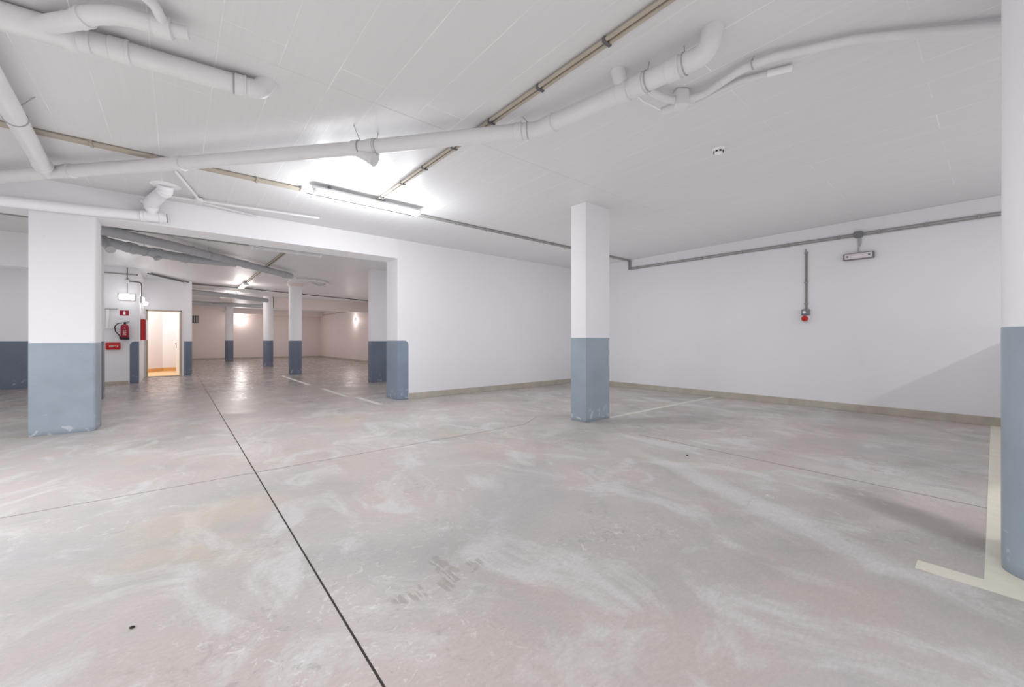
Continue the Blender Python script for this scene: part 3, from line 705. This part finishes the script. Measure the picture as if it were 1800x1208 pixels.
for z, hw in ((.28, .012), (.225, .03), (.19, .035), (.165, .035), (.15, .025), (.11, .03)):
    for k in range(7):
        a = math.radians(-90-20+40*k/6) + .0
        c = Vector((math.cos(a), math.sin(a), 0))*.0815; s = Vector((-c.y, c.x, 0)).normalized()*.005
        if abs(k-3) > hw*100: continue
        q = [bm.verts.new(c+s*u+Vector((0, 0, z+v))) for u, v in ((-1, -.004), (1, -.004), (1, .004), (-1, .004))]; bm.faces.new(q)
obj('instruction_print', bm, M['white'], t)
obj('wall_hook', BX(-.02, .02, .08, .10, .33, .40), M['wire'], t)

t = thing('equipment_box', 'red wall box with small white print below the fire extinguisher', 'box', (-1.235, 14.40, .975))
obj('body', BX(-.135, .135, -.07, 0, -.09, .09, bev=.012), M['red'], t, smooth=True)
bm = BX(-.065, -.055, -.073, -.07, -.03, .02)
for (x0, x1, z0, z1) in ((-.055, .01, .01, .02), (-.055, .01, -.03, -.022), (.0, .01, -.03, .02), (-.045, -.005, -.012, .0), (.02, .035, -.01, .0), (.035, .05, .0, .012), (.07, .095, .0, .02), (.07, .095, -.03, -.01)):
    box(bm, x0, x1, -.073, -.07, z0, z1)
obj('print', bm, M['cream'], t)
t = thing('hose_cabinet', 'tall red fire cabinet with pale front on the side return by the doorway', 'cabinet', (-.75, 15.2, 1.43))
obj('body', BX(0, .10, -.24, .24, -.30, .27, bev=.006), M['red'], t)
obj('door', BX(.10, .125, -.23, .23, -.29, .26, bev=.006), M['white'], t)
obj('top_sign', BX(0.02, .07, -.2, -.05, .28, .41, bev=.003), M['white'], t)

t = thing('wall_bracket', 'white tubular bracket on the block wall left of the extinguisher', 'bracket', (-1.3, 14.36, 1.65))
obj('rail', TB([(-.25, 0, .255), (.15, 0, .275)], .011, 10), M['wire'], t)
obj('rail', TB([(-.25, 0, -.225), (.13, 0, -.22)], .013, 10), M['white'], t)
obj('strut', prism_y(bmesh.new(), [(-.06, .25), (.0, .25), (-.03, -.21), (-.06, -.21)], -.01, .012), M['white'], t)
conduit('wall_conduit', 'thin grey conduit along the top of the block wall', [[(-3, 14.385, 2.84), (-.78, 14.385, 2.83)]], .013, 'conduit_g', [((x, 14.385, 2.835), .02, 'x') for x in (-.98, -.79)])
t = thing('junction_box', 'small pale junction box feeding the light over the extinguisher', 'junction box', (-.975, 14.37, 2.65))
obj('body', BX(-.045, .045, -.025, .03, -.045, .045, bev=.01), M['metal_w'], t)
obj('stem', TB([(0, .01, .045), (0, .01, .35)], .009, 10), M['clip'], t); obj('stem', TB([(0, .01, -.045), (0, .01, -.30)], .008, 10), M['conduit_g'], t)
obj('side_conduit', TB(fillet([(.045, .01, 0), (.26, .01, -.005), (.27, .12, -.1), (.27, .14, -.36)], .05), .012, 10), M['clip'], t, smooth=True)

# back wall items
t = thing('square_wall_light', 'bright square light high on the back wall right of the slim column', 'light', (3.0, 29.3, 2.345))
obj('frame', BX(-.215, .215, -.03, 0, -.215, .215, bev=.01), M['metal_w'], t); obj('diffuser', BX(-.2, .2, -.05, -.028, -.2, .2, bev=.01), M['sky_on'], t)
t = thing('ventilation_grille', 'dark slatted grille high on the back wall beside the door block', 'grille', (.86, 29.3, 2.32))
obj('recess', BX(-.22, .12, -.01, 0, -.21, .21), M['black'], t)
bm = bmesh.new()
for x in (-.18, -.09, 0, .07): box(bm, x, x+.03, -.03, -.01, -.21+.03*random.random(), .2-.05*random.random())
obj('slats', bm, M['wire'], t)
t = thing('bulkhead_light', 'glowing wall light on the far right wall beyond the slab pillar', 'light', (7.5, 22.3, 2.25))
obj('housing', BX(-.05, 0, -.12, .12, -.08, .08, bev=.01), M['metal_w'], t); obj('diffuser', BX(-.075, -.045, -.11, .11, -.07, .07, bev=.01), M['sky_on'], t)
conduit('wall_conduit', 'conduit along the top of the far right wall', [[(7.48, 12, 2.78), (7.48, 29.0, 2.78), (7.2, 29.2, 2.78)]], .02, 'conduit', [])

# small debris
bm = bmesh.new(); bmesh.ops.create_icosphere(bm, subdivisions=2, radius=.008); bmesh.ops.scale(bm, vec=(1.3, .8, .5), verts=bm.verts)
for v in bm.verts: v.co *= random.uniform(.8, 1.15)
o = obj('dirt_clump', bm, M['black'], None, loc=(-.132, 2.147, .005)); tag(o, 'small dark clump of dirt on the open floor left of the dark joint', 'dirt')
bm = bmesh.new(); bmesh.ops.create_icosphere(bm, subdivisions=2, radius=.012); bmesh.ops.scale(bm, vec=(1.2, .7, .5), verts=bm.verts)
o = obj('dirt_clump', bm, M['black'], None, loc=(3.81, 1.91, .005)); tag(o, 'tiny dark clump of dirt on the floor in front of the square pillar', 'dirt')

# ------------------------------------------------------------------ lights
def area(name, loc, size, power, color=(1, 1, 1), rot=(0, 0, 0), sy=None, spread=180):
    l = bpy.data.lights.new(name, 'AREA'); l.energy = power; l.color = color; l.shape = 'RECTANGLE'
    l.size = size; l.size_y = sy or size; l.spread = math.radians(spread)
    o = bpy.data.objects.new(name, l); COL.objects.link(o); o.location = loc; o.rotation_euler = rot
    o['kind'] = 'helper'
    return o
def point(name, loc, power, r=.1, color=(1, 1, 1)):
    l = bpy.data.lights.new(name, 'POINT'); l.energy = power; l.color = color; l.shadow_soft_size = r
    o = bpy.data.objects.new(name, l); COL.objects.link(o); o.location = loc; o['kind'] = 'helper'; return o
cool = (.93, .965, 1)
for lx in (1.4, 1.75, 2.1, 2.5): point('lamp_glow', (lx, 5.235, HC-.42), 8, .09, cool)
area('lamp_glow', (5.5, -2.6, HC-.12), 1.4, 38, cool, sy=.12)
area('lamp_glow', (-2.4, -1.6, HC-.5), 1.0, 86, cool, sy=.5)
area('lamp_glow', (-2.6, 3.9, HC-.5), 1.0, 72, cool, sy=.5)
warm = (1, .90, .87)
point('lamp_glow', (1.72, 16.0, 2.78), 16, .25, warm)
point('lamp_glow', (1.75, 19.7, 2.7), 16, .25, warm)
point('lamp_glow', (3.0, 28.9, 2.3), 9, .2, warm)
point('lamp_glow', (7.2, 22.3, 2.2), 8, .15, warm)
point('lamp_glow', (-1.0, 13.9, 2.25), 2.5, .1)
point('lamp_glow', (-.5, 14.95, 2.2), 2, .1)
point('lamp_glow', (-1.0, 17.8, 2.4), 40, .3, (1, .95, .88))
area('lamp_glow', (5.5, 13.0, HC-.1), 1.4, 14, warm, sy=.3)
area('lamp_glow', (-3.5, 12.6, HC-.1), 1.4, 4, sy=.3)

w = bpy.data.worlds.new('world'); sc.world = w; w.use_nodes = True
bg = w.node_tree.nodes['Background']; bg.inputs[0].default_value = (.93, .965, 1.0, 1); bg.inputs[1].default_value = .6
w.light_settings.ao_factor = .15; w.light_settings.distance = 2.2
sc.cycles.use_fast_gi = True; sc.cycles.fast_gi_method = 'ADD'
sc.cycles.max_bounces = 10; sc.cycles.diffuse_bounces = 6
sc.view_settings.view_transform = 'Standard'; sc.view_settings.look = 'None'
sc.view_settings.exposure = .76; sc.view_settings.gamma = 1

# ------------------------------------------------------------------ camera
cd = bpy.data.cameras.new('camera'); cam = bpy.data.objects.new('camera', cd); COL.objects.link(cam)
cd.sensor_width = 36; cd.lens = 36*707.25/1800; cd.clip_start = .05; cd.clip_end = 100
cd.shift_y = -5.54/1800
cam.location = (0, 0, EYE); cam.rotation_euler = (math.radians(90), 0, -YAW)
sc.camera = cam
